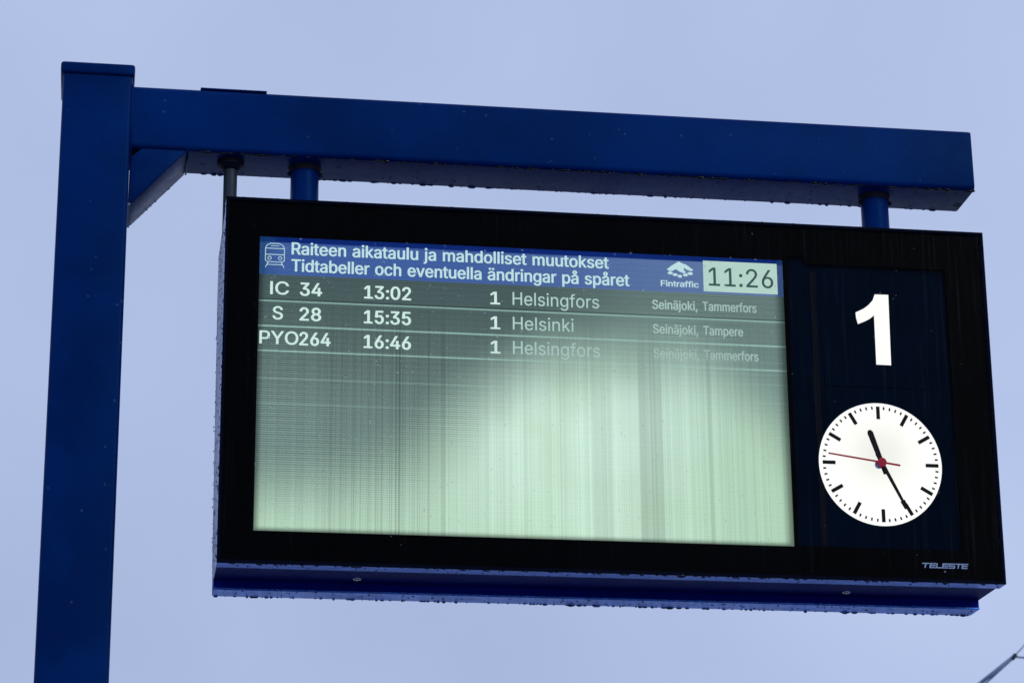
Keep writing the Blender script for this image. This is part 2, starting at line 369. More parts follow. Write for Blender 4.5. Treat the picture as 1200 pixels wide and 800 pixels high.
# bright lower lip strip and door frame of aluminium
LE = .0015
pbox('lower_lip', .0025, H + .0150, .1495, 1.5745, H + .0195, .2100, ALU, r=.001)
def frame(bm, u0, v0, u1, v1, w0, w1, th):
    for a, b, c, d in ((u0, v0, u1, v0 + th), (u0, v1 - th, u1, v1), (u0, v0 + th, u0 + th, v1 - th), (u1 - th, v0 + th, u1, v1 - th)):
        bbox(bm, (a, w0, H - d), (c, w1, H - b))
bm = bmesh.new(); frame(bm, 0, 0, W, H, .002, .042, .006); part('door_frame', bm, ALU)
bm = bmesh.new(); frame(bm, -.0005, -.0005, W + .0005, H + .0005, -.0012, .0028, .007); bevel(bm, .0008, 1); part('frame_edge', bm, RIM)
bm = bmesh.new(); bbox(bm, (.0012, .042, .002), (.0035, .335, H - .006)); sp = part('side_skin', bm, SIDE)
for v in list(sp.data.vertices):
    if v.co.y > .2 and v.co.z < .3: v.co.y = .2
# printed black mask with its two windows
def plate_with_holes(bm, u0, v0, u1, v1, holes, w0, w1):
    us = sorted({u0, u1} | {h[0] for h in holes} | {h[2] for h in holes}); vs = sorted({v0, v1} | {h[1] for h in holes} | {h[3] for h in holes})
    for i in range(len(us) - 1):
        for j in range(len(vs) - 1):
            uc = (us[i] + us[i + 1]) / 2; vc = (vs[j] + vs[j + 1]) / 2
            if any(h[0] < uc < h[2] and h[1] < vc < h[3] for h in holes): continue
            bbox(bm, (us[i], w0, H - vs[j + 1]), (us[i + 1], w1, H - vs[j]))
    bmesh.ops.remove_doubles(bm, verts=bm.verts, dist=1e-6)
    seen = {}; kill = []
    for f in bm.faces: seen.setdefault(tuple(sorted(v.index for v in f.verts)), []).append(f)
    bm.verts.index_update(); seen = {}
    for f in bm.faces: seen.setdefault(tuple(sorted(v.index for v in f.verts)), []).append(f)
    for l in seen.values():
        if len(l) > 1: kill += l
    bmesh.ops.delete(bm, geom=kill, context='FACES')
bm = bmesh.new(); plate_with_holes(bm, .007, .007, W - .007, H - .007, [(SU0, SV0, SU0 + SW, SV0 + SH), (1.1565, .0702, 1.197, .6855), (1.197, .0850, 1.4965, .6855)], .0045, .0075); part('black_border', bm, MASK)
glass = pbox('glass_pane', .0068, .0068, .0015, W - .0068, H - .0068, .0030, GLASS)
# screen panel
scr = pbox('screen', SU0 - .004, SV0 - .004, .0105, SU0 + SW + .004, SV0 + SH + .004, .022, LCD)
pbox('side_panel', 1.150, .060, .0130, 1.520, .700, .018, PANEL)
pbox('panel_strip', 1.205, .100, .0118, 1.218, .6855, .0128, PANELB)
pbox('panel_insert', 1.228, .108, .0115, 1.462, .345, .0128, PANEL)

# ---- lettering
GL = json.loads(r'''{",":[188,[[38,-119,68,71,137,71,84,-119]]],"0":[453,[[227,-7,191,-3,158,7,130,24,105,48,85,77,69,113,57,155,50,202,48,254,50,306,57,353,69,395,85,431,106,461,130,484,159,502,191,512,227,516,262,512,295,502,323,484,348,461,368,431,384,395,396,353,403,306,405,254,403,202,396,155,384,113,368,77,348,48,323,24,295,7,263,-3],[227,50,261,56,290,74,306,92,320,116,330,144,338,176,342,213,344,254,342,295,338,332,330,365,320,393,306,416,290,435,261,453,227,460,192,453,163,435,147,416,134,393,123,365,115,332,111,295,109,254,111,213,115,176,123,144,134,116,147,92,163,74,192,56]]],"1":[453,[[76,0,76,55,391,55,391,0],[276,509,276,0,212,0,212,448,209,448,86,358,86,427,198,509]]],"2":[453,[[64,0,64,47,234,229,282,282,299,305,311,327,318,348,320,371,317,397,308,419,293,436,273,449,250,457,224,460,196,457,172,447,153,433,139,413,130,390,127,362,66,362,68,391,75,418,86,442,111,473,143,496,168,507,196,513,225,516,254,513,281,507,306,497,337,474,361,445,376,411,381,372,378,345,371,318,357,290,336,259,267,180,153,60,153,57,389,57,389,0]]],"3":[453,[[218,-7,188,-5,159,1,133,10,98,30,70,57,52,91,44,132,109,132,115,107,126,87,144,71,165,59,191,52,219,50,248,53,275,61,297,74,315,93,325,116,329,145,326,172,316,196,299,217,275,234,242,244,201,248,157,248,157,299,288,448,288,452,70,452,70,509,372,509,372,461,211,278,211,289,247,290,279,286,308,276,333,262,354,244,371,222,383,198,391,173,393,145,390,116,383,90,370,66,354,45,333,27,309,12,281,2,251,-5]]],"4":[453,[[40,105,40,158,247,509,311,509,109,166,109,163,413,163,413,105],[282,0,282,121,282,146,282,318,343,318,343,0]]],"5":[453,[[221,-7,192,-5,165,1,140,11,108,32,83,60,66,93,60,130,122,130,127,108,138,89,154,73,173,60,196,52,221,50,250,53,276,64,298,82,314,104,324,131,328,162,324,193,314,221,297,244,275,262,248,273,218,277,192,275,167,268,145,258,128,246,67,253,96,509,366,509,366,452,151,452,134,301,136,301,155,315,178,325,203,331,229,334,263,330,294,321,321,306,345,285,364,260,379,231,388,199,391,163,388,132,381,102,369,76,352,52,332,32,309,15,282,3,253,-4]]],"6":[453,[[226,-7,196,-4,168,3,142,15,119,31,100,51,84,74,73,101,66,130,64,162,68,199,80,239,93,268,112,302,137,340,252,509,322,509,151,261,145,261,154,275,165,288,179,299,196,307,214,312,235,314,265,312,291,305,316,295,346,271,370,240,380,215,387,187,389,157,387,127,379,98,368,73,352,50,333,30,310,14,284,3,257,-4],[226,48,254,52,279,63,299,79,314,101,324,128,327,157,324,187,314,213,299,235,279,251,254,262,226,265,198,262,174,252,153,235,138,214,128,188,125,158,128,128,138,102,153,79,174,63,198,52]]],"8":[453,[[226,-7,193,-5,163,1,136,11,101,33,74,62,57,96,52,135,55,166,65,195,81,220,101,241,125,256,153,265,153,267,119,282,93,308,76,342,70,380,75,417,90,450,114,477,146,498,170,508,197,514,226,516,255,514,282,508,306,498,337,477,361,450,377,417,382,380,376,342,359,308,333,282,300,267,300,265,327,256,351,241,372,220,387,195,397,166,401,135,395,96,378,62,352,33,317,11,289,1,259,-5],[226,49,258,52,285,60,307,74,323,91,333,113,337,139,333,165,322,189,305,208,283,223,256,232,226,235,196,232,169,223,147,208,130,189,119,165,115,139,119,113,129,91,145,74,167,60,195,52],[226,290,252,292,274,300,293,313,307,330,316,351,319,376,316,399,308,420,294,437,275,449,252,457,226,460,200,457,177,449,159,437,145,420,136,399,133,376,136,351,145,330,159,313,178,300,201,292]]],":":[188,[[95,-4,78,-1,63,9,53,24,50,41,53,59,63,73,78,83,95,87,113,83,128,73,138,59,141,41,138,24,128,9,113,-1],[95,271,78,274,63,284,53,299,50,316,53,334,63,349,78,359,95,362,113,359,128,349,138,334,141,316,138,299,128,284,113,274]]],"C":[510,[[267,-7,225,-3,186,7,150,25,119,49,92,79,70,115,53,157,44,203,40,254,44,305,53,352,70,393,92,429,119,459,150,484,186,501,225,512,267,516,305,513,340,504,373,490,402,471,427,447,448,418,463,385,473,348,408,348,401,373,389,395,375,413,357,428,337,440,315,449,292,454,267,456,237,453,209,445,184,432,161,414,141,391,125,364,113,332,106,295,103,254,106,213,113,177,125,145,141,117,161,94,184,76,210,63,237,56,267,53,292,55,315,60,337,69,357,81,375,96,389,114,401,136,408,160,473,160,463,124,448,91,428,62,402,38,373,19,341,5,305,-4]]],"E":[419,[[60,0,60,509,372,509,372,452,125,452,125,286,355,286,355,229,125,229,125,57,375,57,375,0]]],"F":[410,[[60,0,60,509,369,509,369,452,125,452,125,278,346,278,346,221,125,221,125,0]]],"H":[517,[[60,0,60,509,125,509,125,289,392,289,392,509,457,509,457,0,392,0,392,232,125,232,125,0]]],"I":[190,[[62,0,128,0,128,509,62,509]]],"L":[393,[[60,0,60,509,125,509,125,57,361,57,361,0]]],"O":[533,[[267,-7,225,-3,186,7,150,25,119,49,92,79,70,115,53,157,44,203,40,254,44,305,53,352,70,393,92,429,119,459,150,484,186,501,225,512,267,516,309,512,348,501,384,484,415,459,442,429,464,393,480,352,490,305,493,254,490,203,480,157,464,115,442,79,415,49,384,25,348,7,309,-3],[267,53,296,55,324,63,349,76,372,94,392,116,408,144,420,176,428,213,430,254,428,295,420,332,408,365,392,392,372,415,349,433,324,446,296,453,267,456,237,453,210,445,184,433,161,415,142,392,125,364,113,332,106,295,103,254,106,213,113,176,125,144,142,117,161,94,184,76,210,63,237,55]]],"P":[445,[[60,0,60,509,235,509,272,506,305,499,332,487,356,471,375,452,390,430,400,404,407,377,409,348,407,318,400,291,390,265,375,243,356,223,332,207,305,195,272,188,235,186,109,186,109,242,233,242,269,246,297,256,318,272,333,294,342,319,344,348,342,376,333,402,318,423,297,439,268,449,232,452,125,452,125,0]]],"R":[449,[[60,0,60,509,236,509,273,506,305,500,333,489,367,465,390,433,401,408,407,381,409,352,407,323,401,296,390,271,367,240,333,217,305,206,273,200,236,198,96,198,96,255,234,255,269,258,298,267,319,281,334,300,342,324,345,352,342,380,334,405,319,425,298,440,269,449,233,452,125,452,125,0],[353,0,230,229,303,229,428,0]]],"S":[447,[[224,-9,188,-7,156,-1,128,9,102,23,81,40,64,60,51,83,42,109,38,137,104,137,110,110,123,88,142,71,166,59,194,52,224,49,257,52,286,60,311,74,329,92,341,114,346,139,342,161,332,179,316,193,296,205,245,222,184,239,145,253,112,269,86,289,67,313,56,341,52,372,58,413,75,448,92,468,113,484,138,498,165,508,195,514,227,516,259,514,289,508,316,498,351,476,377,449,394,415,401,378,337,378,326,412,302,437,280,449,254,456,225,459,194,456,167,448,145,435,129,418,118,398,115,376,119,352,131,334,148,319,169,308,212,293,264,279,312,264,336,252,359,238,379,220,395,198,405,171,408,139,403,99,386,64,370,43,349,25,323,11,294,0,261,-7]]],"T":[449,[[32,452,32,509,417,509,417,452,257,452,257,0,193,0,193,452]]],"Y":[472,[[203,0,203,208,16,509,91,509,192,344,222,292,250,230,224,230,251,293,280,344,381,509,455,509,268,208,268,0]]],"a":[389,[[160,-9,126,-5,94,5,68,22,48,45,35,73,30,108,34,138,43,161,58,179,78,193,100,203,125,211,178,220,234,227,252,230,265,235,273,243,276,255,276,257,273,279,267,297,256,311,240,322,220,329,196,331,171,329,149,322,132,313,118,301,107,288,100,274,41,291,57,322,79,346,104,364,133,375,163,382,194,384,239,379,263,372,286,360,306,343,322,320,333,290,337,251,337,0,277,0,277,52,272,52,252,25,236,12,215,1,190,-6],[170,45,202,49,228,59,248,74,263,93,272,115,276,138,276,190,259,182,231,176,200,171,175,168,134,159,117,150,103,139,95,124,92,105,94,87,102,72,114,61,130,52,149,47]]],"b":[424,[[229,-8,198,-5,172,4,153,17,138,31,118,59,112,59,112,0,53,0,53,509,114,509,114,319,118,319,137,346,152,360,171,373,197,381,229,384,259,382,287,374,313,361,335,342,354,320,370,293,381,261,388,227,390,189,388,151,381,116,370,84,355,57,336,34,313,16,288,3,260,-6],[220,47,253,51,279,66,301,88,316,117,325,151,328,189,325,227,316,261,301,290,280,311,253,325,220,330,188,325,161,312,140,291,125,263,116,229,113,189,116,150,125,115,140,86,162,65,188,51]]],"c":[396,[[207,-8,174,-5,144,3,117,16,93,35,72,58,56,85,44,116,37,150,34,187,37,225,44,260,56,291,72,318,93,341,117,360,144,374,174,382,207,384,234,383,260,377,284,368,305,356,324,341,340,322,353,301,362,277,303,262,290,289,270,311,242,325,207,330,173,325,145,310,124,287,108,258,99,224,96,187,99,151,108,117,124,89,145,66,173,51,207,46,243,52,271,66,292,89,304,117,363,102,354,78,341,56,325,37,306,21,285,9,261,-1,235,-6]]],"d":[424,[[195,-8,165,-6,137,3,111,16,89,34,70,57,55,84,43,116,36,151,34,189,36,227,43,261,55,293,70,320,89,342,112,361,137,374,165,382,196,384,228,381,253,373,272,360,287,346,306,319,311,319,311,509,372,509,372,0,313,0,313,59,307,59,287,31,272,17,252,4,227,-5],[205,47,236,51,263,65,284,86,299,115,309,150,312,189,309,229,300,263,284,291,263,312,237,325,205,330,172,325,145,311,124,290,108,261,99,227,96,189,99,151,109,117,124,88,145,66,172,51]]],"e":[404,[[212,-8,177,-5,145,3,117,16,92,35,72,58,56,85,44,116,37,150,34,187,36,224,44,258,55,290,71,317,91,340,115,359,142,373,172,382,205,384,236,382,266,374,294,361,319,341,341,315,357,282,365,256,370,227,371,194,371,169,75,169,75,221,338,221,310,202,307,237,298,269,283,294,263,314,237,326,205,330,173,326,146,313,125,294,109,270,99,241,96,211,96,178,100,139,110,106,128,80,151,61,179,50,212,46,234,48,254,53,271,61,285,73,297,88,306,105,365,91,353,63,335,39,311,19,283,4,249,-5]]],"f":[254,[[228,379,228,327,6,327,6,379],[81,0,81,432,84,461,96,486,113,505,135,519,161,527,187,530,222,527,243,521,227,468,215,472,195,474,171,470,154,460,145,443,142,419,142,0]]],"g":[425,[[207,-151,168,-148,134,-140,105,-127,82,-110,64,-91,51,-69,101,-41,122,-66,136,-78,154,-88,178,-95,207,-97,249,-92,282,-75,304,-47,311,-6,311,68,306,68,287,41,272,28,252,16,227,8,195,5,165,7,138,14,113,27,90,43,71,65,55,90,43,120,36,154,34,191,36,229,43,263,55,293,71,320,90,342,112,361,138,374,166,382,196,384,228,382,253,373,273,360,288,346,308,319,313,319,313,379,372,379,372,-9,370,-40,363,-67,350,-90,324,-117,291,-136,265,-144,237,-149],[205,59,237,63,264,75,285,95,300,121,309,154,312,193,309,231,300,264,285,291,264,312,237,325,205,330,172,325,145,312,124,290,109,262,99,229,96,193,99,155,109,123,124,96,145,76,172,63]]],"h":[410,[[114,227,114,0,53,0,53,509,114,509,114,287,102,287,116,319,132,344,152,362,187,379,227,384,264,380,295,369,321,349,341,321,350,298,355,271,357,240,357,0,296,0,296,235,290,275,273,304,246,323,210,329,184,326,161,317,141,303,126,283,117,257]]],"i":[167,[[53,0,53,379,114,379,114,0],[84,443,67,446,54,455,44,468,41,483,44,499,54,512,67,521,84,524,100,521,114,512,123,499,126,483,123,468,114,455,100,446]]],"j":[167,[[53,379,114,379,114,-30,111,-63,102,-90,86,-113,65,-129,37,-139,4,-143,-10,-143,-10,-87,2,-87,25,-83,40,-72,50,-54,53,-29],[83,443,67,446,53,455,44,468,41,483,44,499,53,512,67,521,83,524,100,521,114,512,123,499,126,483,123,468,114,455,100,446]]],"k":[381,[[110,137,110,212,121,212,284,379,360,379,184,199,177,199],[53,0,53,509,114,509,114,0],[294,0,148,186,191,229,372,0]]],"l":[170,[[53,0,115,0,115,509,53,509]]],"m":[610,[[53,0,53,379,112,379,112,295,108,295,118,323,132,346,151,363,172,376,195,384,219,386,257,380,287,361,309,331,321,295,312,295,322,321,337,343,357,361,381,375,407,383,437,386,468,383,497,372,522,354,541,328,553,296,557,255,557,0,496,0,496,254,490,289,473,313,447,326,419,330,395,328,374,320,358,307,345,290,338,270,335,247,335,0,274,0,274,260,269,288,253,311,229,326,199,330,178,328,158,320,140,307,126,289,117,266,114,238,114,0]]],"n":[410,[[114,227,114,0,53,0,53,379,112,379,112,287,102,287,116,319,132,344,152,362,187,379,227,384,264,380,295,369,321,349,341,321,350,298,355,271,357,240,357,0,296,0,296,235,290,275,273,304,246,323,210,329,184,326,161,317,141,303,126,283,117,257]]],"o":[415,[[207,-8,174,-5,144,3,117,16,93,35,72,58,56,85,44,116,37,150,34,187,37,225,44,260,56,291,72,318,93,341,117,360,144,374,174,382,207,384,241,382,271,374,299,360,323,341,343,318,359,291,371,260,379,225,381,187,379,150,371,116,359,85,343,58,323,35,299,16,271,3,241,-5],[207,46,242,51,270,66,292,89,307,117,316,151,319,187,316,224,307,258,292,287,270,310,242,325,207,330,173,325,145,310,124,287,108,258,99,224,96,187,99,151,108,117,124,89,145,66,173,51]]],"p":[424,[[53,-143,53,379,112,379,112,319,118,319,137,346,152,360,171,373,197,381,229,384,259,382,287,374,313,361,335,342,354,320,370,293,381,261,388,227,390,189,388,151,381,116,370,84,355,57,336,34,313,16,288,3,260,-6,229,-8,198,-5,173,4,153,17,138,31,118,59,114,59,114,-143],[220,47,253,51,279,66,301,88,316,117,325,151,328,189,325,227,316,261,301,290,280,311,253,325,220,330,188,325,161,312,140,291,125,263,116,229,113,189,116,150,125,115,140,86,162,65,188,51]]],"r":[259,[[53,0,53,379,112,379,112,321,115,321,130,347,152,367,181,380,213,385,229,384,243,384,243,322,230,324,207,326,182,323,159,315,140,301,126,284,117,262,114,237,114,0]]],"s":[365,[[182,-8,145,-5,112,3,84,18,62,38,45,63,36,94,94,107,105,79,124,60,150,49,181,45,217,50,244,62,262,81,268,103,265,121,254,136,237,147,212,155,149,170,118,180,92,192,72,208,53,237,47,274,51,305,65,332,87,354,115,370,149,381,187,384,223,381,254,372,279,358,299,339,314,316,324,290,268,277,258,298,243,316,219,328,187,333,156,329,131,317,114,299,109,277,112,258,124,243,144,232,172,223,229,209,261,200,287,187,306,171,325,142,331,107,326,75,312,47,290,24,260,6,223,-5]]],"t":[227,[[204,379,204,327,6,327,6,379],[65,471,126,471,126,98,128,76,136,61,150,53,170,50,185,51,202,54,213,2,192,-3,168,-4,138,-1,113,7,92,21,72,52,65,93]]],"u":[410,[[182,-5,146,-1,115,11,89,31,69,59,60,82,54,109,53,139,53,379,114,379,114,144,119,105,137,75,164,56,200,50,226,53,249,62,268,77,283,97,293,122,296,153,296,379,357,379,357,0,298,0,298,92,307,92,294,60,277,35,257,17,222,0]]],"v":[389,[[163,0,17,379,84,379,165,155,187,87,206,21,184,21,203,87,224,155,305,379,371,379,226,0]]],"ä":[389,[[160,-9,126,-5,94,5,68,22,48,45,35,73,30,108,34,138,43,161,58,179,78,193,100,203,125,211,178,220,234,227,252,230,265,235,273,243,276,255,276,257,273,279,267,297,256,311,240,322,220,329,196,331,171,329,149,322,132,313,118,301,107,288,100,274,41,291,57,322,79,346,104,364,133,375,163,382,194,384,239,379,263,372,286,360,306,343,322,320,333,290,337,251,337,0,277,0,277,52,272,52,252,25,236,12,215,1,190,-6],[170,45,202,49,228,59,248,74,263,93,272,115,276,138,276,190,259,182,231,176,200,171,175,168,134,159,117,150,103,139,95,124,92,105,94,87,102,72,114,61,130,52,149,47],[261,443,246,446,233,455,224,468,221,483,224,499,233,512,246,520,261,523,277,520,290,512,299,499,301,483,299,468,290,455,277,446],[117,443,102,446,89,455,80,468,77,483,80,499,89,512,102,520,117,523,133,520,146,512,155,499,158,483,155,468,146,455,133,446]]],"å":[389,[[160,-9,126,-5,94,5,68,22,48,45,35,73,30,108,34,138,43,161,58,179,78,193,100,203,125,211,178,220,234,227,252,230,265,235,273,243,276,255,276,257,273,279,267,297,256,311,240,322,220,329,196,331,171,329,149,322,132,313,118,301,107,288,100,274,41,291,57,322,79,346,104,364,133,375,163,382,194,384,239,379,263,372,286,360,306,343,322,320,333,290,337,251,337,0,277,0,277,52,272,52,252,25,236,12,215,1,190,-6],[170,45,202,49,228,59,248,74,263,93,272,115,276,138,276,190,259,182,231,176,200,171,175,168,134,159,117,150,103,139,95,124,92,105,94,87,102,72,114,61,130,52,149,47],[189,404,166,407,145,416,126,429,112,447,103,467,100,490,103,512,112,532,126,550,145,563,166,572,189,575,213,572,234,563,252,550,266,532,275,512,278,490,275,467,266,447,252,429,234,416,213,407],[189,447,206,450,219,460,229,473,232,490,229,506,219,519,206,529,189,532,173,529,159,519,150,506,147,490,150,473,159,460,173,450]]]}''')
def adv(ch): return 230 if ch == ' ' else GL[ch][0]
_gt = {}
def glyph_tris(ch):
    """outline -> triangles, filled by winding number (outlines may overlap themselves)"""
    if ch in _gt: return _gt[ch]
    vs = []; es = []; loops = []
    for s in GL[ch][1]:
        n = len(s) // 2; k = len(vs); lp = [(s[2 * i], s[2 * i + 1]) for i in range(n)]
        vs += [Vector(p) for p in lp]; es += [(k + i, k + (i + 1) % n) for i in range(n)]; loops.append(lp)
    ov, _, of, _, _, _ = geometry.delaunay_2d_cdt(vs, es, [], 0, .01)
    keep = []
    for f in of:
        cx = sum(ov[i].x for i in f) / len(f); cy = sum(ov[i].y for i in f) / len(f); wn = 0
        for lp in loops:
            for (ax, ay), (bx, by) in zip(lp, lp[1:] + lp[:1]):
                if (ay <= cy) != (by <= cy):
                    xx = ax + (cy - ay) * (bx - ax) / (by - ay)
                    if xx > cx: wn += 1 if by > ay else -1
        if wn: keep.append(list(f))
    _gt[ch] = ([tuple(v) for v in ov], keep); return _gt[ch]
def letters(name, text, u0, u1, vb, cap, m, parent, off=0, w=.0098):
    """flat lettering from u0 to u1, baseline at vb, capitals cap high; off thickens the strokes"""
    tot = sum(adv(c) for c in text)
    first = min(min(s[::2]) for s in GL[text[0]][1]); lastx = GL[text[-1]][0] - max(max(s[::2]) for s in GL[text[-1]][1])
    sx_ = (u1 - u0) / (tot - first - lastx); sy_ = cap / 509.; x = -first; V_ = []; F_ = []
    for ch in text:
        if ch != ' ':
            gv, gf = glyph_tris(ch); k = len(V_)
            V_ += [(u0 + (x + a) * sx_, H - vb + b * sy_) for a, b in gv]; F_ += [[i + k for i in f] for f in gf]
        x += adv(ch)
    jit = [(0, 0)] + ([(-off, 0), (off, 0), (-off * .5, off * .45), (off * .5, off * .45), (-off * .5, -off * .45), (off * .5, -off * .45)] if off else [])
    n = len(V_)
    me = bpy.data.meshes.new(name)
    me.from_pydata([(a + dx, w + k * .00003, b + dz) for k, (dx, dz) in enumerate(jit) for a, b in V_], [], [[i + n * k for i in f] for k in range(len(jit)) for f in F_])
    me.update()
    if sum(p.normal.y for p in me.polygons) > 0: me.flip_normals()
    return link(name, me, m, parent)
def flat(name, polys, m, parent, w):
    bm = bmesh.new()
    for pts in polys:
        bm.faces.new([bm.verts.new(P(u, v, w)) for u, v in pts])
    bmesh.ops.triangulate(bm, faces=bm.faces)
    bm.normal_update()
    for f in bm.faces:
        if f.normal.y > 0: f.normal_flip()
    return from_bm(name, bm, m, parent)
B = .0009
letters('heading_text', 'Raiteen aikataulu ja mahdolliset muutokset', .1343, .7816, .1138, .0252, T_HEAD, scr, B)
letters('heading_text', 'Tidtabeller och eventuella ändringar på spåret', .1343, .8240, .1498, .0252, T_HEAD, scr, B)
rows = [('IC', .0928, .1290, '34', .1525, .1950, '13:02', .2815, .3745, 'Helsingfors', .5825, .7605, 'Seinäjoki,', 'Tammerfors', 1.0893, .2012),
        ('S', .0985, .1180, '28', .1525, .1940, '15:35', .2815, .3745, 'Helsinki', .5825, .7070, 'Seinäjoki,', 'Tampere', 1.0590, .2537),
        ('PYO', .0735, .1495, '264', .1530, .2135, '16:46', .2815, .3745, 'Helsingfors', .5825, .7605, 'Seinäjoki,', 'Tammerfors', 1.0893, .3055)]
for a, a0, a1, b_, b0, b1, c, c0, c1, d, d0, d1, e, e2, e1, vb in rows:
    vb -= .0010
    letters('train_type_text', a, a0, a1, vb - .0003, .0268, T_BOLD, scr, B * .8)
    letters('train_number_text', b_, b0, b1, vb, .0268, T_BOLD, scr, B * 1.25)
    letters('departure_time_text', c, c0, c1, vb + .0003, .0268, T_BOLD, scr, B * 1.25)
    letters('platform_number_text', '1', .5375, .5560, vb + .001, .0262, T_BOLD, scr, B)
    letters('destination_text', d, d0, d1, vb + .0006, .0272, T_THIN, scr, .00015)
    letters('via_text', e, .8715, .9650, vb - .004, .0190, T_SMALL, scr, .0006)
    letters('via_text', e2, .9765, e1, vb - .0048, .0190, T_SMALL, scr, .0006)
tb = flat('time_box', [[(.9798, .0869), (1.1360, .0869), (1.1360, .1537), (.9798, .1537)]], T_BOX, scr, .0100)
letters('time_text', '11:26', .9912, 1.1270, .1408, .0395, T_TIME, scr, .0004, w=.0095)
letters('logo_text', 'Fintraffic', .8906, .9690, .1462, .0122, T_HEAD, scr, .0006)
LG = [[(.9285, .0912), (.9358, .0948), (.9451, .0981), (.9582, .1077), (.9593, .1095), (.9540, .1112), (.9480, .1098), (.9390, .1045), (.9345, .1040), (.9330, .1062), (.9425, .1125), (.9440, .1145), (.9400, .1165), (.9330, .1150), (.9225, .1085), (.9190, .1095), (.9150, .1125), (.9089, .113), (.9035, .1098), (.9125, .1019)],
      [(.9075, .1142), (.9130, .1140), (.9165, .1165), (.9140, .1200), (.9085, .1205), (.9044, .1180)],
      [(.9175, .1175), (.9230, .1172), (.9262, .1200), (.9240, .1232), (.9185, .1234), (.9150, .1212)],
      [(.9275, .1205), (.9325, .1202), (.9355, .1228), (.9340, .1262), (.9295, .1266), (.9255, .1240)],
      [(.9375, .1180), (.9450, .1165), (.9480, .1195), (.9450, .1230), (.9400, .1232), (.9370, .1208)],
      [(.9465, .1145), (.9540, .1130), (.9585, .1155), (.9560, .1195), (.9500, .1202), (.9478, .1180)]]
flat('rail_logo', LG, T_HEAD, scr, .0098)
# train pictogram made of strokes
def stroke(p, q, t=.0014):
    d = Vector((q[0] - p[0], q[1] - p[1])); n = Vector((-d.y, d.x)).normalized() * t / 2; e = d.normalized() * t * .4
    return [(p[0] - e.x + n.x, p[1] - e.y + n.y), (q[0] + e.x + n.x, q[1] + e.y + n.y), (q[0] + e.x - n.x, q[1] + e.y - n.y), (p[0] - e.x - n.x, p[1] - e.y - n.y)]
L, Rr, Tt, Bb = .0812, .1192, .0925, .1315
tp = [(L, Tt + .010), (L, Bb - .003), (L + .004, Bb), (Rr - .004, Bb), (Rr, Bb - .003), (Rr, Tt + .010), (Rr - .003, Tt + .004), (Rr - .010, Tt), (L + .010, Tt), (L + .003, Tt + .004)]
S_ = [stroke(tp[i], tp[(i + 1) % len(tp)]) for i in range(len(tp))]
S_ += [stroke((L, Tt + .0105), (Rr, Tt + .0105)), stroke((L, Tt + .0235), (Rr, Tt + .0235)), stroke((L + .011, Tt + .005), (Rr - .011, Tt + .005), .001),
       stroke((L + .006, Bb + .001), (L + .0005, Bb + .0115)), stroke((Rr - .006, Bb + .001), (Rr - .0005, Bb + .0115)), stroke((L + .004, Bb + .006), (Rr - .004, Bb + .006))]
for k, cu_ in enumerate((L + .0085, Rr - .0085)):
    cc = [(cu_ + .0035 * math.cos(i * math.pi / 5), Tt + .0312 + .0035 * math.sin(i * math.pi / 5)) for i in range(10)]
    S_ += [stroke(cc[i], cc[(i + 1) % 10], .0012) for i in range(10)]
bm = bmesh.new()
for i, pts in enumerate(S_): bm.faces.new([bm.verts.new(P(u, v, .0098 - i * .00001)) for u, v in pts])
part('train_pictogram', bm, T_HEAD, scr)

# ---- track number, lit from behind
one = [[1.3432, .1438], [1.3722, .1435], [1.3700, .2966], [1.3388, .2963], [1.3395, .1895], [1.3298, .1975], [1.3180, .2040], [1.3041, .2100], [1.3010, .1975], [1.3003, .1850], [1.3174, .1765], [1.3288, .1675], [1.3385, .1565]]
bm = bmesh.new(); prism(bm, [(u, H - v) for u, v in one], .0105, .0125); part('track_number', bm, ONE)

# ---- clock
CU, CV, CR = 1.3362, .5085, .1287
def disc(bm, u, v, r, w0, w1, n=64): cyl(bm, P(u, v, w0), P(u, v, w1), r, n=n)
bm = bmesh.new(); disc(bm, CU, CV, CR, .0100, .0128, 128); face = part('clock_face', bm, CLOCK)
def polar(a, r, du=0, dv=0):
    a = R_(a); return (CU + math.sin(a) * r, CV - math.cos(a) * r)
def bar(a, r0, r1, w0, w1, c=(CU, CV)):
    a = R_(a); d = Vector((math.sin(a), -math.cos(a))); n = Vector((d.y, -d.x)); c = Vector(c)
    return [tuple(c + d * r0 + n * w0 / 2), tuple(c + d * r1 + n * w1 / 2), tuple(c + d * r1 - n * w1 / 2), tuple(c + d * r0 - n * w0 / 2)]
for i in range(12):
    bm = bmesh.new(); prism(bm, [(u, H - v) for u, v in bar(i * 30, CR * .735, CR * .945, .0076, .0076)], .0091, .0099); part('hour_mark', bm, BLACK, face)
bm = bmesh.new()
for i in range(60):
    if i % 5: prism(bm, [(u, H - v) for u, v in bar(i * 6, CR * .895, CR * .945, .0034, .0034)], .0092, .0099)
tag(part('minute_marks', bm, BLACK, face), kind='stuff')
HC = (1.3378, .5060)
bm = bmesh.new(); disc(bm, HC[0] - .006, HC[1] + .0045, .0082, .0086, .0098, 32); part('pivot_shade', bm, STEEL, face)  # grey disc standing in for the pivot's shade on the dial
def hand(name, polys, w0, w1, m):
    bm = bmesh.new()
    for pl in polys: prism(bm, [(u, H - v) for u, v in pl], w0, w1)
    return part(name, bm, m, face)
d = bar(-18.5, -.025, .066, .0095, .0125, HC); tipp = bar(-18.5, .066, .0715, .0125, .0060, HC)
hand('hour_hand', [[d[0], d[1], tipp[1], tipp[2], d[2], d[3]]], .0076, .0084, BLACK)
a1 = bar(153.5, -.020, .092, .0085, .0060, HC); a2 = bar(153.5, .088, .106, .0105, .0088, HC); a3 = bar(152.0, .100, .1165, .0040, .0050, HC)
hand('minute_hand', [a1, a2, a3], .0064, .0072, BLACK)
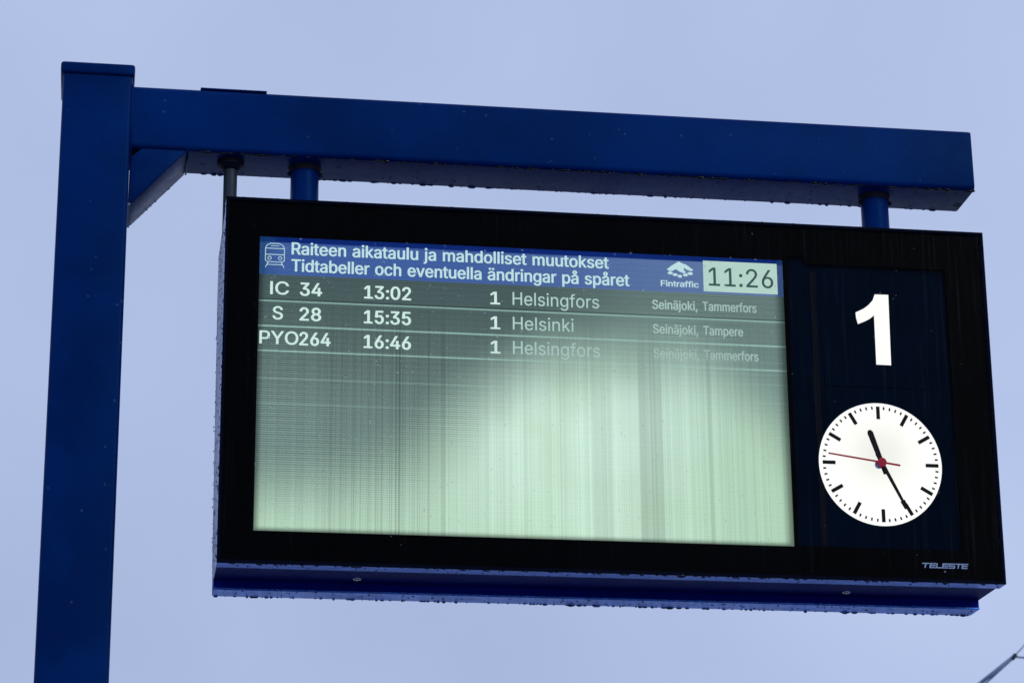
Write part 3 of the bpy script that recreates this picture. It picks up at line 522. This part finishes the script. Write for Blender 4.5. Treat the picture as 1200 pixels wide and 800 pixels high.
hand('second_hand', [bar(-82.0, -.0385, .1125, .0042, .0034, HC)], .0052, .0058, REDM)
bm = bmesh.new(); disc(bm, HC[0], HC[1], .0096, .0040, .0062, 32); part('hand_hub', bm, REDM, face)

# ---- maker's name
def name_plate():
    h = .0082; wd = .0128; t = .0021; sk = .25
    x0, v0, x1, v1 = 1.4085, .7138, 1.5055, .7222
    G_ = {'T': [(0, 0, 1, 0), (.5, 0, .5, 1)], 'E': [(0, 0, 1, 0), (0, .5, .95, .5), (0, 1, 1, 1), (0, 0, 0, 1)], 'L': [(0, 0, 0, 1), (0, 1, 1, 1)],
          'S': [(0, 0, 1, 0), (0, .5, 1, .5), (0, 1, 1, 1), (0, 0, 0, .5), (1, .5, 1, 1)]}
    wds = [1.25, 1, .95, 1, 1, 1, 1]; tot = sum(wds); x = 0; out = []; step = (x1 - x0) / tot
    for ch, wi in zip('TELESTE', wds):
        gx = step * wi * .80
        for a, b, c, d_ in G_[ch]:
            def pt(px, py):
                vv = v0 + py * h + (v1 - v0 - h) ; return (x0 + x * step + px * gx + (1 - py) * h * sk, v0 + py * h)
            p, q = pt(a, b), pt(c, d_)
            out.append(stroke(p, q, t if b == d_ else t * 1.15))
        x += wi
    bm = bmesh.new()
    for i, pts in enumerate(out): bm.faces.new([bm.verts.new(P(u, v, .0042 - i * .00002)) for u, v in pts])
    return part('maker_name', bm, LOGO)
name_plate()
bm = bmesh.new(); disc(bm, 1.4560, .7300, .0013, .0036, .0044, 12); part('sensor_dot', bm, LOGO)
pbox('sensor_slot', .7740, .0530, .0038, .7880, .0556, .0044, PANEL)
# two domed screws under the housing
for su in (.2815, 1.2795):
    bm = bmesh.new(); bmesh.ops.create_uvsphere(bm, u_segments=24, v_segments=12, radius=1)
    for v in bm.verts: v.co = Vector((su + v.co.x * .0088, .108 + v.co.y * .0088, -.0002 + v.co.z * .0042))
    scw = part('housing_screw', bm, SCREW, None, True)
    box('screw_slot', (su - .006, .1072, -.0050), (su + .006, .1088, -.0036), DARK, scw)

# ------------------------------------------------------------------ rain water
rot = Matrix.Rotation(TILT, 4, 'X'); DM = Matrix.Translation(root.location) @ rot
def dpt(u, v, w): return DM @ Vector(P(u, v, w))
U = random.uniform
def edge_run(fn, n, r0, r1, stretch=(1.5, .8, .75)):
    s = []
    for i in range(n):
        r = r0 + (r1 - r0) * random.random() ** 2 * 1.25; a = U(0, 1)
        s.append((fn(a), r, (stretch[0] * U(.6, 1.8), stretch[1], stretch[2] * U(.7, 1.2))))
    return s
S = []
S += edge_run(lambda a: (PX + .12 + a * (BXR - PX - .12), .0085, ZB - .0002), 240, .0012, .0040)
S += edge_run(lambda a: (PX + .12 + a * (BXR - PX - .12), BD - .009, ZB + .0002), 120, .0010, .0034)
S += [((U(PX + .13, BXR - .01), U(.01, BD - .01), ZB - .0002), U(.0008, .0018), (1.6, .9, .5)) for _ in range(90)]
S += edge_run(lambda a: (PX + .012 + a * .1, BD - .004, ZB - .1165 + a * .1115), 12, .0010, .0026, (.9, .8, .9))
drops('raindrops', S, 'water beads hanging along the lower edges of the blue arm', mat_=BEAD)
S = []
S += edge_run(lambda a: dpt(a * W, H + .0012, .0015), 80, .0012, .0036)
S += edge_run(lambda a: dpt(.003 + a * 1.57, H + .0200, .2080), 150, .0010, .0032, (1.3, .8, .8))
S += [(dpt(U(.005, 1.57), H + .0196, U(.152, .205)), U(.0009, .0020), (1.5, 1, .6)) for _ in range(90)]
S += [(dpt(U(.0, W), H + .0004, U(.004, .04)), U(.0008, .0018), (1.5, 1, .6)) for _ in range(50)]
S += [(dpt(-.0002, U(.01, H), U(.003, .040)), U(.0010, .0026), (.6, 1, 1.1)) for _ in range(60)]
for _ in range(200):
    v_ = U(.01, H); wm = .335 if v_ < .45 else .335 - (v_ - .45) / .3 * .12
    S.append((dpt(.0008, v_, U(.045, wm)), U(.0008, .0022), (.5, 1, 1.1)))
S += edge_run(lambda a: dpt(a * W, .0, -.0002), 60, .0008, .0018, (1.4, .8, .5))
drops('raindrops', S, 'water beads hanging along the frame and lower lip of the display', mat_=BEAD)
S = []
for k_ in range(1500):
    if k_ < 1250: u_, v_ = SU0 + SW * random.random() ** 1.25, U(SV0, SV0 + SH)
    else: u_, v_ = U(.01, W - .01), U(.01, H - .01)
    r = .0004 + (.0017 if k_ < 1250 else .0007) * random.random() ** 2.5
    S.append((dpt(u_, v_, .0012), r, (1, .45, U(1, 1.5))))
drops('raindrops', S, 'tiny raindrops scattered over the front glass of the display')

# ------------------------------------------------------------------ overhead line equipment, far behind on the right
cat = tag(empty('catenary_mast', (5.10, 12.33, 0)), 'distant thin grey overhead line bracket crossing the lower right corner', 'overhead line')
def kpart(name, segs, m, ends=None):
    bm = bmesh.new()
    for p, q, r in segs: cyl(bm, p, q, r, n=14)
    o = from_bm(name, bm, m, None, True); o.location = -Vector(cat.location); o.parent = cat; return o
clamp = Vector((6.283, 11.891, 5.552)); low = Vector((6.072, 11.983, 5.390)); d = (low - clamp).normalized()
base = Vector((5.10, 12.33, 4.62)); d2 = (base - clamp)
kpart('mast', [((5.10, 12.33, 0), (5.10, 12.33, 4.75), .09)], STEEL)
kpart('bracket_tube', [(clamp, clamp + (low - clamp) * 1.0 , .014), (low, base, .014)], STEEL)
off = Vector((.014, 0, -.020))
kpart('bracket_stay', [(clamp + Vector((-.004, 0, -.012)), low + off, .006), (low + off, base + off * 1.4, .006)], STEEL)
kpart('clamp', [(clamp + Vector((-.012, 0, -.016)), clamp + Vector((.014, 0, .016)), .0145)], GREY)
kpart('thin_wire', [(clamp, Vector((6.349, 11.855, 5.622)), .0045), (Vector((6.349, 11.855, 5.622)), Vector((8.9, 10.5, 8.3)), .0045)], STEEL)
kpart('contact_wire', [(clamp, Vector((6.352, 11.882, 5.545)), .007), (Vector((6.352, 11.882, 5.545)), Vector((24, 10.0, 5.4)), .007)], STEEL)
